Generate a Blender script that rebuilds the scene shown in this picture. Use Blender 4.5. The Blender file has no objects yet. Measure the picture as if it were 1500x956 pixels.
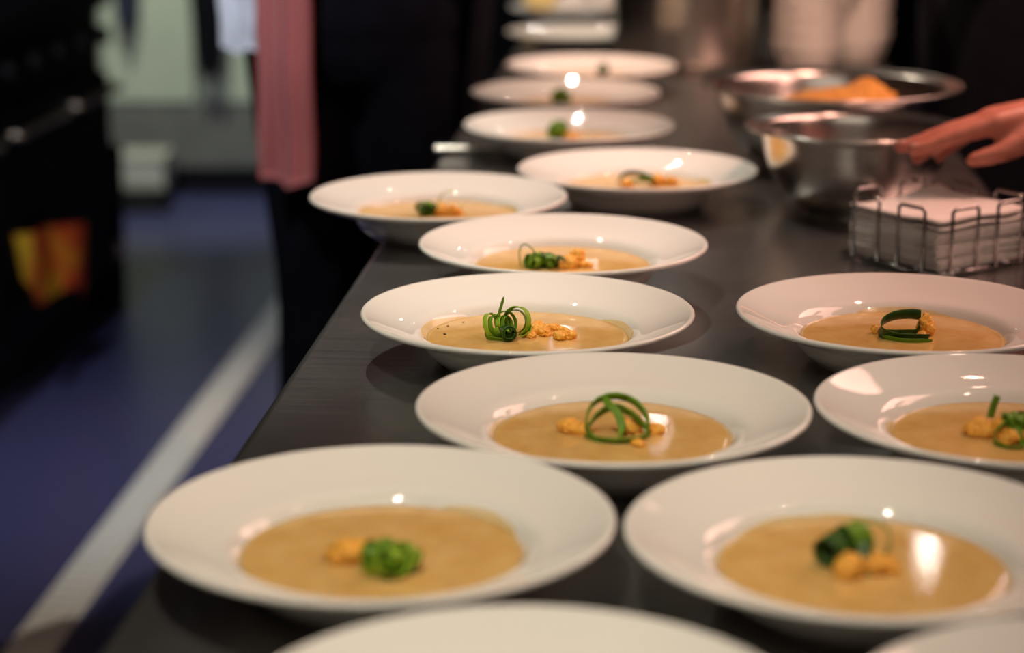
import bpy, bmesh, math, random
from mathutils import Vector, Matrix, noise
random.seed(7)
S = bpy.context.scene
COL = S.collection
PI = math.pi

# ------------------------------------------------------------------ camera
ZR = 0.945                     # height of the plate rims above the floor
ZT = 0.900                     # counter top
cd = bpy.data.cameras.new('camera')
cam = bpy.data.objects.new('camera', cd)
COL.objects.link(cam)
cam.location = (0, 0, ZR + 0.40994)
cam.rotation_euler = (math.radians(90 - 14.2534), 0, 0)
cd.sensor_width = 36.0
cd.lens = 36.0 * 3008.8 / 1500.0
cd.clip_start = 0.02
cd.dof.use_dof = True
cd.dof.focus_distance = 1.70
cd.dof.aperture_fstop = 3.1
S.camera = cam

# ------------------------------------------------------------------ world, view
w = bpy.data.worlds.new('world')
S.world = w
w.use_nodes = True
w.node_tree.nodes['Background'].inputs[0].default_value = (0.5, 0.55, 0.8, 1)
w.node_tree.nodes['Background'].inputs[1].default_value = 0.004
vs = S.view_settings
vs.view_transform = 'Standard'
vs.look = 'None'
vs.gamma = 1.0
vs.use_curve_mapping = False
vs.exposure = 0.0


# ------------------------------------------------------------------ lamps (ceiling spots above the pass, and added lights)
def spot(name, loc, aim, power, color, angle=70, blend=0.6, radius=0.035):
    l = bpy.data.lights.new(name, 'SPOT')
    l.energy = power
    l.color = color
    l.spot_size = math.radians(angle)
    l.spot_blend = blend
    l.shadow_soft_size = radius
    o = bpy.data.objects.new(name, l)
    COL.objects.link(o)
    o.location = loc
    d = Vector(aim) - Vector(loc)
    o.rotation_euler = d.to_track_quat('-Z', 'Y').to_euler()
    return o


ROSE = (1.0, 0.58, 0.42)
spot('ceiling_spot', (-0.34, 2.70, 2.52), (-0.30, 2.30, 0.9), 92, (1.0, 0.935, 0.79), 51, 0.6, 0.007)
spot('ceiling_spot', (-0.30, 0.55, 2.52), (-0.35, 1.25, 0.9), 68, (1.0, 0.92, 0.73), 51, 0.6, 0.007)
spot('ceiling_spot', (0.06, 4.20, 2.52), (0.10, 3.85, 0.9), 84, (1.0, 0.84, 0.68), 78, 0.6, 0.010)
for (x, y) in ((0.50, 6.85), (0.20, 8.05), (0.33, 9.30), (1.18, 5.50)):      # the row of spots goes on down the room
    spot('ceiling_spot', (x, y, 2.52), (0.15, 2.0, 0.9), 1.0, (1.0, 0.92, 0.80), 60, 0.6, 0.010)
spot('ceiling_spot', (-1.05, 2.20, 2.60), (-0.75, 5.40, 0.0), 155, (0.84, 0.90, 1.0), 60, 0.8, 0.01)  # added light for the towels and aisle floor, not part of the row
spot('ceiling_spot', (-1.20, 6.10, 2.60), (-1.15, 7.15, 0.45), 190, (0.94, 1.0, 0.80), 52, 0.8, 0.02)  # added to brighten the pale bench
spot('heat_lamp_bulb', (0.80, 1.35, 2.10), (0.35, 1.40, 0.9), 17, (1.0, 0.64, 0.48), 75, 0.8, 0.010)
spot('heat_lamp_bulb', (0.66, 2.30, 1.95), (0.48, 2.30, 0.9), 24, (1.0, 0.50, 0.38), 80, 0.8, 0.010)
spot('heat_lamp_bulb', (0.55, 2.95, 2.10), (0.50, 3.50, 0.95), 66, ROSE, 62, 0.8, 0.010)  # extra bulb added to brighten the stacks of white bowls


def panel(name, loc, sx, sy, power, color):
    l = bpy.data.lights.new(name, 'AREA')
    l.shape = 'RECTANGLE'
    l.size, l.size_y = sx, sy
    l.energy = power
    l.color = color
    o = bpy.data.objects.new(name, l)
    COL.objects.link(o)
    o.location = loc
    return o


# added soft fill light, overhead and behind the camera
panel('fill_panel', (0.20, -0.35, 2.78), 2.2, 1.2, 10, (1.0, 0.86, 0.72))
# added rosy area light beside the counter, for pink reflections in the bowls
rfill = panel('rose_fill', (1.10, 2.45, 1.75), 0.45, 1.3, 11, (1.0, 0.52, 0.42))
rfill.rotation_euler = (0, math.radians(62), 0)


# ------------------------------------------------------------------ material helpers
def mat(name, color, rough=0.5, metal=0.0, coat=0.0, spec=0.5, sss=0.0, sssr=(0.01, 0.006, 0.003)):
    m = bpy.data.materials.new(name)
    m.use_nodes = True
    b = m.node_tree.nodes['Principled BSDF']
    b.inputs['Base Color'].default_value = (*color, 1)
    b.inputs['Roughness'].default_value = rough
    b.inputs['Metallic'].default_value = metal
    b.inputs['Coat Weight'].default_value = coat
    b.inputs['Specular IOR Level'].default_value = spec
    if sss:
        b.inputs['Subsurface Weight'].default_value = sss
        b.inputs['Subsurface Radius'].default_value = sssr
        b.inputs['Subsurface Scale'].default_value = 1.0
    return m


def N(m, t, **kw):
    n = m.node_tree.nodes.new(t)
    for k, v in kw.items():
        setattr(n, k, v)
    return n


def L(m, a, b):
    m.node_tree.links.new(a, b)


def B(m):
    return m.node_tree.nodes['Principled BSDF']


def coords(m, scale=(1, 1, 1), rotz=0.0, kind='Object'):
    tc = N(m, 'ShaderNodeTexCoord')
    mp = N(m, 'ShaderNodeMapping')
    mp.inputs['Scale'].default_value = scale
    mp.inputs['Rotation'].default_value = (0, 0, rotz)
    L(m, tc.outputs[kind], mp.inputs['Vector'])
    return mp.outputs['Vector']


def noise_tex(m, vec, scale, detail=4, rough=0.55):
    n = N(m, 'ShaderNodeTexNoise')
    n.inputs['Scale'].default_value = scale
    n.inputs['Detail'].default_value = detail
    n.inputs['Roughness'].default_value = rough
    L(m, vec, n.inputs['Vector'])
    return n.outputs['Fac']


def ramp(m, fac, stops):
    r = N(m, 'ShaderNodeValToRGB')
    e = r.color_ramp.elements
    while len(e) < len(stops):
        e.new(0.5)
    for el, (p, c) in zip(e, stops):
        el.position = p
        el.color = (*c, 1) if len(c) == 3 else c
    L(m, fac, r.inputs['Fac'])
    return r.outputs['Color']


def bump(m, height, strength, dist):
    b = N(m, 'ShaderNodeBump')
    b.inputs['Strength'].default_value = strength
    b.inputs['Distance'].default_value = dist
    L(m, height, b.inputs['Height'])
    L(m, b.outputs['Normal'], B(m).inputs['Normal'])


def noisy(name, c0, c1, scale, rough=0.6, bs=0.0, bd=0.002, stretch=(1, 1, 1), **kw):
    m = mat(name, c0, rough, **kw)
    v = coords(m, stretch)
    f = noise_tex(m, v, scale)
    L(m, ramp(m, f, [(0.3, c0), (0.7, c1)]), B(m).inputs['Base Color'])
    if bs:
        bump(m, f, bs, bd)
    return m


M = {}
M['porcelain'] = noisy('porcelain', (0.80, 0.785, 0.735), (0.83, 0.81, 0.76), 9, 0.035, spec=0.5)


def steel(name, c, rough, stretch, scale=1.0, var=0.12, bs=0.05, smear=True):
    m = mat(name, c, rough, 1.0)
    v = coords(m, stretch)
    f = noise_tex(m, v, scale, 6, 0.7)
    r = N(m, 'ShaderNodeMapRange')
    r.inputs['To Min'].default_value = rough - var
    r.inputs['To Max'].default_value = rough + var
    if smear:
        v2 = coords(m, (1, 1, 1))
        f2 = noise_tex(m, v2, 5, 4, 0.6)
        mx = N(m, 'ShaderNodeMath', operation='ADD')
        mul = N(m, 'ShaderNodeMath', operation='MULTIPLY')
        L(m, f, mul.inputs[0])
        mul.inputs[1].default_value = 0.45
        mul2 = N(m, 'ShaderNodeMath', operation='MULTIPLY')
        L(m, f2, mul2.inputs[0])
        mul2.inputs[1].default_value = 0.55
        L(m, mul.outputs[0], mx.inputs[0])
        L(m, mul2.outputs[0], mx.inputs[1])
        L(m, mx.outputs[0], r.inputs['Value'])
    else:
        L(m, f, r.inputs['Value'])
    L(m, r.outputs[0], B(m).inputs['Roughness'])
    L(m, ramp(m, f, [(0.25, tuple(x * 0.82 for x in c)), (0.75, tuple(min(1, x * 1.12) for x in c))]),
      B(m).inputs['Base Color'])
    if bs:
        bump(m, f, bs, 0.0006)
    return m


M['counter'] = steel('brushed_counter_steel', (0.33, 0.325, 0.318), 0.22, (5, 330, 5), 1.0, 0.13, 0.22)
B(M['counter']).inputs['Metallic'].default_value = 0.90
M['edge'] = steel('counter_edge_steel', (0.62, 0.61, 0.60), 0.34, (200, 3, 200), 1.0, 0.1, 0.05)
M['bowl'] = steel('bowl_steel', (0.74, 0.71, 0.66), 0.24, (30, 30, 160), 1.0, 0.05, 0.02)
M['pot'] = steel('pot_steel', (0.55, 0.52, 0.47), 0.30, (6, 6, 220), 1.0, 0.08, 0.04)
M['wire'] = mat('chrome_wire', (0.40, 0.39, 0.38), 0.10, 1.0)
M['spoon'] = mat('spoon_steel', (0.70, 0.67, 0.63), 0.25, 1.0)


def soup_mat():
    m = mat('cream_soup', (0.60, 0.36, 0.15), 0.045, 0, 0.0, 0.5, 0.25, (0.012, 0.007, 0.003))
    v = coords(m)
    f = noise_tex(m, v, 38, 6, 0.6)
    L(m, ramp(m, f, [(0.3, (0.62, 0.36, 0.105)), (0.55, (0.70, 0.44, 0.155)), (0.8, (0.76, 0.52, 0.21))]),
      B(m).inputs['Base Color'])
    g = noise_tex(m, v, 420, 3, 0.6)
    ad = N(m, 'ShaderNodeMath', operation='ADD')
    L(m, g, ad.inputs[0])
    L(m, noise_tex(m, v, 60, 3), ad.inputs[1])
    bump(m, ad.outputs[0], 0.035, 0.0008)
    return m


M['soup'] = soup_mat()
M['film'] = noisy('soup_film', (0.92, 0.60, 0.18), (0.94, 0.74, 0.36), 60, 0.22, 0.1, 0.001)
B(M['film']).inputs['Alpha'].default_value = 0.55


def leaf(name, c0, c1):
    m = mat(name, c0, 0.42, 0, 0.0, 0.28)
    v = coords(m, (1, 1, 1))
    f = noise_tex(m, v, 140, 4)
    L(m, ramp(m, f, [(0.3, c0), (0.72, c1)]), B(m).inputs['Base Color'])
    bump(m, noise_tex(m, v, 500, 2), 0.15, 0.0006)
    return m


M['leaf_dark'] = leaf('scallion_dark', (0.016, 0.052, 0.004), (0.042, 0.108, 0.007))
M['leaf'] = leaf('scallion_green', (0.085, 0.19, 0.006), (0.155, 0.30, 0.012))
M['leaf_bright'] = leaf('scallion_bright', (0.20, 0.36, 0.014), (0.32, 0.50, 0.035))
M['leaf_pale'] = leaf('scallion_pale', (0.50, 0.60, 0.16), (0.62, 0.68, 0.28))
M['crumb'] = noisy('fried_crumb', (0.84, 0.30, 0.02), (1.0, 0.58, 0.09), 300, 0.5, 0.8, 0.003)
M['pepper'] = mat('pepper', (0.02, 0.015, 0.012), 0.6)
M['napkin'] = noisy('paper_napkin', (0.74, 0.71, 0.67), (0.82, 0.79, 0.75), 300, 0.9, 0.15, 0.0008)
M['skin'] = noisy('skin', (0.58, 0.20, 0.14), (0.68, 0.26, 0.18), 60, 0.45, 0.12, 0.001, sss=0.12)
M['nail'] = mat('nail', (0.70, 0.38, 0.30), 0.25)
M['black'] = noisy('black_cloth', (0.004, 0.004, 0.007), (0.007, 0.007, 0.011), 30, 0.95, 0.2, 0.004, spec=0.1)
M['shoe'] = mat('black_shoe', (0.006, 0.006, 0.008), 0.6)
M['hair'] = noisy('dark_hair', (0.012, 0.008, 0.005), (0.03, 0.02, 0.012), 120, 0.5, 0.4, 0.004, (1, 1, 0.2))
M['white_cloth'] = noisy('white_cloth', (0.80, 0.82, 0.90), (0.86, 0.87, 0.93), 90, 0.95, 0.2, 0.003)


def striped():
    m = mat('striped_towel', (0.5, 0.14, 0.13), 0.95, spec=0.1)
    v = coords(m, (1, 1, 1), kind='UV')
    sp = N(m, 'ShaderNodeSeparateXYZ')
    L(m, v, sp.inputs[0])
    mu = N(m, 'ShaderNodeMath', operation='MULTIPLY')
    L(m, sp.outputs[0], mu.inputs[0])
    mu.inputs[1].default_value = 7.0
    fr = N(m, 'ShaderNodeMath', operation='FRACT')
    L(m, mu.outputs[0], fr.inputs[0])
    cr = ramp(m, fr.outputs[0], [(0.0, (0.62, 0.13, 0.12)), (0.42, (0.62, 0.15, 0.14)), (0.5, (0.74, 0.46, 0.43)),
                                 (0.60, (0.05, 0.015, 0.02)), (0.74, (0.68, 0.40, 0.37)), (0.82, (0.55, 0.12, 0.12))])
    L(m, cr, B(m).inputs['Base Color'])
    bump(m, noise_tex(m, coords(m), 400, 2), 0.4, 0.002)
    return m


M['striped'] = striped()
M['food'] = noisy('orange_crumble', (0.62, 0.25, 0.025), (0.85, 0.42, 0.06), 90, 0.6, 0.7, 0.006)
M['floor'] = noisy('navy_vinyl', (0.052, 0.054, 0.145), (0.064, 0.066, 0.17), 30, 0.33, 0.05, 0.001)
M['drain'] = noisy('drain_steel', (0.62, 0.63, 0.58), (0.74, 0.74, 0.69), 60, 0.6, 0.1, 0.001)
M['gap'] = mat('dark_gap', (0.02, 0.02, 0.025), 0.9)
M['wall'] = noisy('wall_paint', (0.20, 0.175, 0.15), (0.23, 0.20, 0.175), 12, 0.8, 0.1, 0.002)
M['ceil'] = mat('ceiling_paint', (0.30, 0.29, 0.28), 0.9)
M['enamel'] = noisy('black_enamel', (0.004, 0.004, 0.006), (0.006, 0.006, 0.008), 20, 0.6, spec=0.12)
M['knob'] = mat('knob', (0.006, 0.006, 0.007), 0.6, spec=0.2)
M['brass'] = mat('warm_handle', (0.60, 0.50, 0.40), 0.35, 1.0)
M['pale'] = noisy('pale_green_panel', (0.44, 0.49, 0.40), (0.50, 0.54, 0.45), 8, 0.45, 0.03, 0.001)
M['grey'] = noisy('grey_panel', (0.13, 0.13, 0.125), (0.17, 0.17, 0.16), 10, 0.5)
M['cream'] = noisy('cream_plastic', (0.52, 0.52, 0.45), (0.58, 0.57, 0.50), 10, 0.5)
M['navy'] = noisy('navy_cloth', (0.02, 0.022, 0.06), (0.03, 0.032, 0.08), 60, 0.9)


def rag():
    m = mat('rag', (0.8, 0.3, 0.02), 0.9)
    f = noise_tex(m, coords(m, (1, 1, 1)), 9, 1)
    L(m, ramp(m, f, [(0.38, (0.75, 0.50, 0.02)), (0.5, (0.85, 0.26, 0.01)), (0.62, (0.70, 0.05, 0.01))]),
      B(m).inputs['Base Color'])
    return m


M['rag'] = rag()


# ------------------------------------------------------------------ mesh helpers
def link(name, me, material=None, parent=None, smooth=True, loc=None):
    o = bpy.data.objects.new(name, me)
    COL.objects.link(o)
    if material is not None:
        me.materials.append(material)
    if smooth and len(me.polygons):
        me.polygons.foreach_set('use_smooth', [True] * len(me.polygons))
    if parent is not None:
        o.parent = parent
    if loc is not None:
        o.location = loc
    return o


def tag(o, label=None, cat=None, group=None, kind=None):
    if label:
        o['label'] = label
    if cat:
        o['category'] = cat
    if group:
        o['group'] = group
    if kind:
        o['kind'] = kind
    return o


def empty(name, loc=(0, 0, 0), rz=0.0):
    o = bpy.data.objects.new(name, None)
    COL.objects.link(o)
    o.location = loc
    o.rotation_euler = (0, 0, rz)
    o.empty_display_size = 0.05
    return o


def bm_mesh(bm, name):
    me = bpy.data.meshes.new(name)
    bmesh.ops.recalc_face_normals(bm, faces=bm.faces)
    bm.to_mesh(me)
    bm.free()
    return me


def lathe(name, prof, n=96, closed=False):
    """revolve (r,z) points around z; a point with r==0 becomes a pole."""
    vs_, fs, rings = [], [], []
    for r, z in prof:
        if r < 1e-6:
            rings.append([len(vs_)])
            vs_.append((0, 0, z))
        else:
            rings.append(list(range(len(vs_), len(vs_) + n)))
            for k in range(n):
                a = 2 * PI * k / n
                vs_.append((r * math.cos(a), r * math.sin(a), z))
    pairs = list(zip(rings, rings[1:]))
    if closed:
        pairs.append((rings[-1], rings[0]))
    for a, b in pairs:
        for k in range(n):
            k2 = (k + 1) % n
            if len(a) == 1 and len(b) == 1:
                continue
            if len(a) == 1:
                fs.append((a[0], b[k], b[k2]))
            elif len(b) == 1:
                fs.append((a[k], b[0], a[k2]))
            else:
                fs.append((a[k], b[k], b[k2], a[k2]))
    me = bpy.data.meshes.new(name)
    me.from_pydata(vs_, [], fs)
    bm = bmesh.new()
    bm.from_mesh(me)
    bmesh.ops.recalc_face_normals(bm, faces=bm.faces)
    bm.to_mesh(me)
    bm.free()
    return me


def smooth_profile(pts, sub=4):
    """Catmull-Rom through profile points."""
    out = []
    P = [Vector((a, b)) for a, b in pts]
    for i in range(len(P) - 1):
        p0, p1, p2, p3 = P[max(i - 1, 0)], P[i], P[i + 1], P[min(i + 2, len(P) - 1)]
        for k in range(sub):
            t = k / sub
            q = 0.5 * ((2 * p1) + (p2 - p0) * t + (2 * p0 - 5 * p1 + 4 * p2 - p3) * t * t
                       + (3 * p1 - p0 - 3 * p2 + p3) * t ** 3)
            out.append((max(q.x, 0.0), q.y))
    out.append(tuple(P[-1]))
    return out


def box_bm(bm, c, s, bev=0.0, seg=2, rot=None):
    r = bmesh.ops.create_cube(bm, size=1.0)
    v = r['verts']
    mtx = Matrix.Translation(c) @ (rot or Matrix()) @ Matrix.Diagonal((*s, 1))
    bmesh.ops.transform(bm, matrix=mtx, verts=v)
    if bev:
        es = list({e for x in v for e in x.link_edges})
        bmesh.ops.bevel(bm, geom=es, offset=bev, segments=seg, profile=0.5, affect='EDGES')


def box(name, c, s, material, parent=None, bev=0.004, seg=2):
    bm = bmesh.new()
    box_bm(bm, c, s, bev, seg)
    return link(name, bm_mesh(bm, name), material, parent, smooth=False)


def tube_data(pts, rads, n=10, closed=False, cap=True):
    P = [Vector(p) for p in pts]
    if not hasattr(rads, '__len__'):
        rads = [rads] * len(P)
    vs_, fs = [], []
    T = []
    for i in range(len(P)):
        if closed:
            t = P[(i + 1) % len(P)] - P[i - 1]
        else:
            t = P[min(i + 1, len(P) - 1)] - P[max(i - 1, 0)]
        T.append(t.normalized())
    up = Vector((0, 0, 1)) if abs(T[0].z) < 0.9 else Vector((1, 0, 0))
    u = (up - T[0] * up.dot(T[0])).normalized()
    for i, p in enumerate(P):
        u = (u - T[i] * u.dot(T[i])).normalized()
        v = T[i].cross(u)
        for k in range(n):
            a = 2 * PI * k / n
            vs_.append(tuple(p + (u * math.cos(a) + v * math.sin(a)) * rads[i]))
    m = len(P)
    for i in range(m if closed else m - 1):
        j = (i + 1) % m
        for k in range(n):
            k2 = (k + 1) % n
            fs.append((i * n + k, i * n + k2, j * n + k2, j * n + k))
    if cap and not closed:
        fs.append(tuple(range(n))[::-1])
        fs.append(tuple((m - 1) * n + k for k in range(n)))
    return vs_, fs


def tube(name, pts, rads, material, parent=None, n=10, closed=False):
    v, f = tube_data(pts, rads, n, closed)
    me = bpy.data.meshes.new(name)
    me.from_pydata(v, [], f)
    return link(name, me, material, parent)


def spline(pts, sub=8):
    out = []
    P = [Vector(p) for p in pts]
    for i in range(len(P) - 1):
        p0, p1, p2, p3 = P[max(i - 1, 0)], P[i], P[i + 1], P[min(i + 2, len(P) - 1)]
        for k in range(sub):
            t = k / sub
            out.append(0.5 * ((2 * p1) + (p2 - p0) * t + (2 * p0 - 5 * p1 + 4 * p2 - p3) * t * t
                              + (3 * p1 - p0 - 3 * p2 + p3) * t ** 3))
    out.append(P[-1])
    return out


def ribbon(name, pts, width, thick, side, material, parent=None, taper=True, twist=0.0, cup=0.15):
    """a leaf strip swept along pts, flat across the direction 'side', slightly cupped."""
    P = [Vector(p) for p in pts]
    n = len(P)
    side = Vector(side).normalized()
    vs_, fs = [], []
    m = 5
    for i, p in enumerate(P):
        t = (P[min(i + 1, n - 1)] - P[max(i - 1, 0)]).normalized()
        s = (side - t * side.dot(t))
        if s.length < 1e-4:
            s = t.orthogonal()
        s.normalize()
        nn = t.cross(s)
        if twist:
            q = Matrix.Rotation(twist * i / (n - 1), 3, t)
            s = q @ s
            nn = q @ nn
        k = i / (n - 1)
        wv = width * ((min(1, 0.35 + 4 * k) * min(1, 0.25 + 3.2 * (1 - k))) if taper else 1)
        for lay in (1, -1):
            for j in range(m):
                a = (j / (m - 1) - 0.5)
                h = cup * wv * (4 * a * a - 0.5) * 0.5
                vs_.append(tuple(p + s * (a * wv) + nn * (h + lay * thick * 0.5 * (1 - 1.2 * a * a))))
    R = 2 * m
    for i in range(n - 1):
        for j in range(m - 1):
            a, b = i * R + j, (i + 1) * R + j
            fs.append((a, a + 1, b + 1, b))
            a, b = i * R + m + j, (i + 1) * R + m + j
            fs.append((a, b, b + 1, a + 1))
        a, b = i * R, (i + 1) * R
        fs.append((a, b, b + m, a + m))
        a, b = i * R + m - 1, (i + 1) * R + m - 1
        fs.append((a, a + m, b + m, b))
    for i in (0, n - 1):
        for j in range(m - 1):
            a = i * R + j
            fs.append((a, a + m, a + m + 1, a + 1) if i == 0 else (a, a + 1, a + m + 1, a + m))
    me = bpy.data.meshes.new(name)
    me.from_pydata(vs_, [], fs)
    return link(name, me, material, parent)


def lump(name, size, seed, material, parent=None, loc=(0, 0, 0), sub=3, rough=0.5, freq=90, rz=0.0):
    """a craggy crumb: displaced icosphere."""
    bm = bmesh.new()
    bmesh.ops.create_icosphere(bm, subdivisions=sub, radius=1.0)
    sx, sy, sz = size
    for v in bm.verts:
        p = Vector((v.co.x * sx, v.co.y * sy, v.co.z * sz))
        q = p * freq + Vector((seed * 3.1, seed * 1.7, seed * 5.3))
        d = noise.noise(q) * 0.7 + (0.55 - abs(noise.noise(q * 2.4)) * 1.6) * 0.6 + noise.noise(q * 5.0) * 0.3
        v.co = p * (1 + rough * d)
    me = bm_mesh(bm, name)
    o = link(name, me, material, parent, True, loc)
    o.rotation_euler = (0, 0, rz)
    return o


def cap_geo(p0, p1, r0, r1, n=18):
    p0, p1 = Vector(p0), Vector(p1)
    d = p1 - p0
    ln = max(d.length, 1e-5)
    t = d / ln
    pts, rr = [], []
    for k in range(5):
        a = PI / 2 * k / 5
        pts.append(p0 - t * (r0 * math.cos(a)))
        rr.append(max(r0 * math.sin(a), r0 * 0.03))
    pts.append(p0)
    rr.append(r0)
    pts.append(p1)
    rr.append(r1)
    for k in range(1, 6):
        a = PI / 2 * k / 5
        pts.append(p1 + t * (r1 * math.sin(a)))
        rr.append(max(r1 * math.cos(a), r1 * 0.03))
    return tube_data(pts, rr, n)


def ell_geo(c, r, rot=None, n=20, m=12):
    vs_, fs = [], []
    rot = rot or Matrix.Identity(3)
    for i in range(m + 1):
        th = PI * min(max(i / m, 0.01), 0.99)
        for k in range(n):
            a = 2 * PI * k / n
            v = Vector((r[0] * math.sin(th) * math.cos(a), r[1] * math.sin(th) * math.sin(a), r[2] * math.cos(th)))
            vs_.append(tuple(Vector(c) + rot @ v))
    for i in range(m):
        for k in range(n):
            k2 = (k + 1) % n
            fs.append((i * n + k, (i + 1) * n + k, (i + 1) * n + k2, i * n + k2))
    fs.append(tuple(range(n)))
    fs.append(tuple(m * n + k for k in range(n))[::-1])
    return vs_, fs


def blob(name, parts, voxel, material, parent=None, smooth_it=6, factor=0.5):
    """union of capsules and ellipsoids grown into ONE continuous skin."""
    V, F = [], []
    for v, f in parts:
        o = len(V)
        V += v
        F += [tuple(i + o for i in q) for q in f]
    me = bpy.data.meshes.new(name + '_raw')
    me.from_pydata(V, [], F)
    bm = bmesh.new()
    bm.from_mesh(me)
    bmesh.ops.recalc_face_normals(bm, faces=bm.faces)
    bm.to_mesh(me)
    bm.free()
    o = bpy.data.objects.new(name + '_raw', me)
    COL.objects.link(o)
    r = o.modifiers.new('r', 'REMESH')
    r.mode = 'VOXEL'
    r.voxel_size = voxel
    s = o.modifiers.new('s', 'SMOOTH')
    s.iterations = smooth_it
    s.factor = factor
    dg = bpy.context.evaluated_depsgraph_get()
    out = bpy.data.meshes.new_from_object(o.evaluated_get(dg))
    bpy.data.objects.remove(o)
    out.name = name
    out.materials.clear()
    return link(name, out, material, parent)


# ================================================================== THE SETTING
TA = math.atan2(0.081, 1.0)            # the counter runs a little to the right of the view axis
DT = Vector((math.sin(TA), math.cos(TA), 0))
NT = Vector((math.cos(TA), -math.sin(TA), 0))


def struct(o):
    o['kind'] = 'structure'
    return o


struct(box('floor', (0, 4.2, -0.05), (6.4, 11.6, 0.1), M['floor'], bev=0))
struct(box('ceiling', (0, 4.2, 2.85), (6.4, 11.6, 0.1), M['ceil'], bev=0))
struct(box('wall_back', (0, 9.95, 1.4), (6.4, 0.1, 2.8), M['wall'], bev=0))
struct(box('wall_front', (0, -1.55, 1.4), (6.4, 0.1, 2.8), M['wall'], bev=0))
struct(box('wall_left', (-3.15, 4.2, 1.4), (0.1, 11.4, 2.8), M['wall'], bev=0))
struct(box('wall_right', (3.15, 4.2, 1.4), (0.1, 11.4, 2.8), M['wall'], bev=0))

# floor drain: pale slotted cover strip running along the aisle
dr = empty('floor_drain', (-0.715, 4.3, 0), -TA * 0.85)
tag(dr, 'long pale slotted drain cover strip set along the navy aisle floor', 'floor drain')
box('channel_frame', (0, 0, 0.003), (0.085, 3.6, 0.006), M['drain'], dr, bev=0.002)
cov = None
for k in range(90):
    o = bpy.data.objects.new('drain_bar', cov.data) if cov else box('drain_bar', (0, 0, 0), (0.066, 0.034, 0.006), M['drain'], dr, bev=0.002)
    if cov:
        COL.objects.link(o)
        o.parent = dr
    cov = cov or o
    o.location = (0, -1.78 + k * 0.04, 0.0095)

# ================================================================== THE STEEL COUNTER
CW = 0.70
ct = empty('steel_counter', (-0.318, 0, 0), -TA)
tag(ct, 'long brushed stainless steel serving counter with rolled edge', 'counter')
Y0, Y1 = 0.50, 6.0
bm = bmesh.new()
box_bm(bm, (CW / 2, (Y0 + Y1) / 2, ZT - 0.02), (CW, Y1 - Y0, 0.04), 0.010, 5)
link('worktop', bm_mesh(bm, 'worktop'), M['counter'], ct, True)
for p in bpy.data.objects['worktop'].data.polygons:
    p.use_smooth = len(p.vertices) == 4 and p.area < 0.2
box('edge_apron', (0.022, (Y0 + Y1) / 2, ZT - 0.066), (0.022, Y1 - Y0 - 0.06, 0.052), M['edge'], ct, 0.004)
box('edge_apron', (CW - 0.022, (Y0 + Y1) / 2, ZT - 0.066), (0.022, Y1 - Y0 - 0.06, 0.052), M['edge'], ct, 0.004)
box('lower_shelf', (CW / 2 + 0.05, (Y0 + Y1) / 2, 0.20), (CW - 0.22, Y1 - Y0 - 0.2, 0.03), M['edge'], ct, 0.005)
for yy in (Y0 + 0.12, (Y0 + Y1) / 2, Y1 - 0.12):
    for xx in (0.16, CW - 0.10):
        tube('leg', [(xx, yy, 0.0), (xx, yy, ZT - 0.04)], 0.02, M['edge'], ct, 14)

# ================================================================== SOUP PLATES
lipR = 0.1400
prof = [(0.0, -0.0385), (0.040, -0.0385), (0.066, -0.0372), (0.0765, -0.0330), (0.0835, -0.0262), (0.0885, -0.0200),
        (0.0925, -0.0168), (0.0970, -0.0150), (0.108, -0.0122), (0.122, -0.0070), (0.1335, -0.0018), (0.1370, -0.0003),
        (0.1390, -0.0006), (0.1400, -0.0020), (0.1396, -0.0036), (0.1378, -0.0050), (0.132, -0.0072), (0.118, -0.0130),
        (0.104, -0.0178), (0.0965, -0.0205), (0.0915, -0.0255), (0.0860, -0.0335), (0.0790, -0.0400), (0.0735, -0.0432),
        (0.0725, -0.0448), (0.0700, -0.0450), (0.0680, -0.0440), (0.0660, -0.0418), (0.040, -0.0415), (0.0, -0.0415)]
plate_me = lathe('soup_plate', smooth_profile(prof, 3), 128)


def soup_mesh(seed, name='soup'):
    """flat liquid disc whose edge climbs the wall of the well unevenly."""
    n = 96
    vs_, fs = [(0, 0, 0)], []
    radii = [0.02, 0.04, 0.058, 0.070, 0.078, 0.082]
    rng = random.Random(seed)
    ph = [rng.uniform(0, 2 * PI) for _ in range(4)]
    for r in radii:
        for k in range(n):
            a = 2 * PI * k / n
            vs_.append((r * math.cos(a), r * math.sin(a), 0.0))
    for k in range(n):                           # meniscus
        a = 2 * PI * k / n
        vs_.append((0.0848 * math.cos(a), 0.0848 * math.sin(a), 0.0004))
    R = len(radii) + 1
    for k in range(n):
        fs.append((0, 1 + k, 1 + (k + 1) % n))
    for i in range(R - 1):
        for k in range(n):
            k2 = (k + 1) % n
            a, b = 1 + i * n, 1 + (i + 1) * n
            fs.append((a + k, b + k, b + k2, a + k2))
    # skirt under the surface
    o = len(vs_)
    for k in range(n):
        a = 2 * PI * k / n
        vs_.append((0.080 * math.cos(a), 0.080 * math.sin(a), -0.0055))
    for k in range(n):
        k2 = (k + 1) % n
        a = 1 + (R - 1) * n
        fs.append((a + k, o + k, o + k2, a + k2))
    o2 = len(vs_)
    vs_.append((0, 0, -0.0055))
    for k in range(n):
        fs.append((o + k, o2, o + (k + 1) % n))
    me = bpy.data.meshes.new(name)
    me.from_pydata(vs_, [], fs)
    return me


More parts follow.
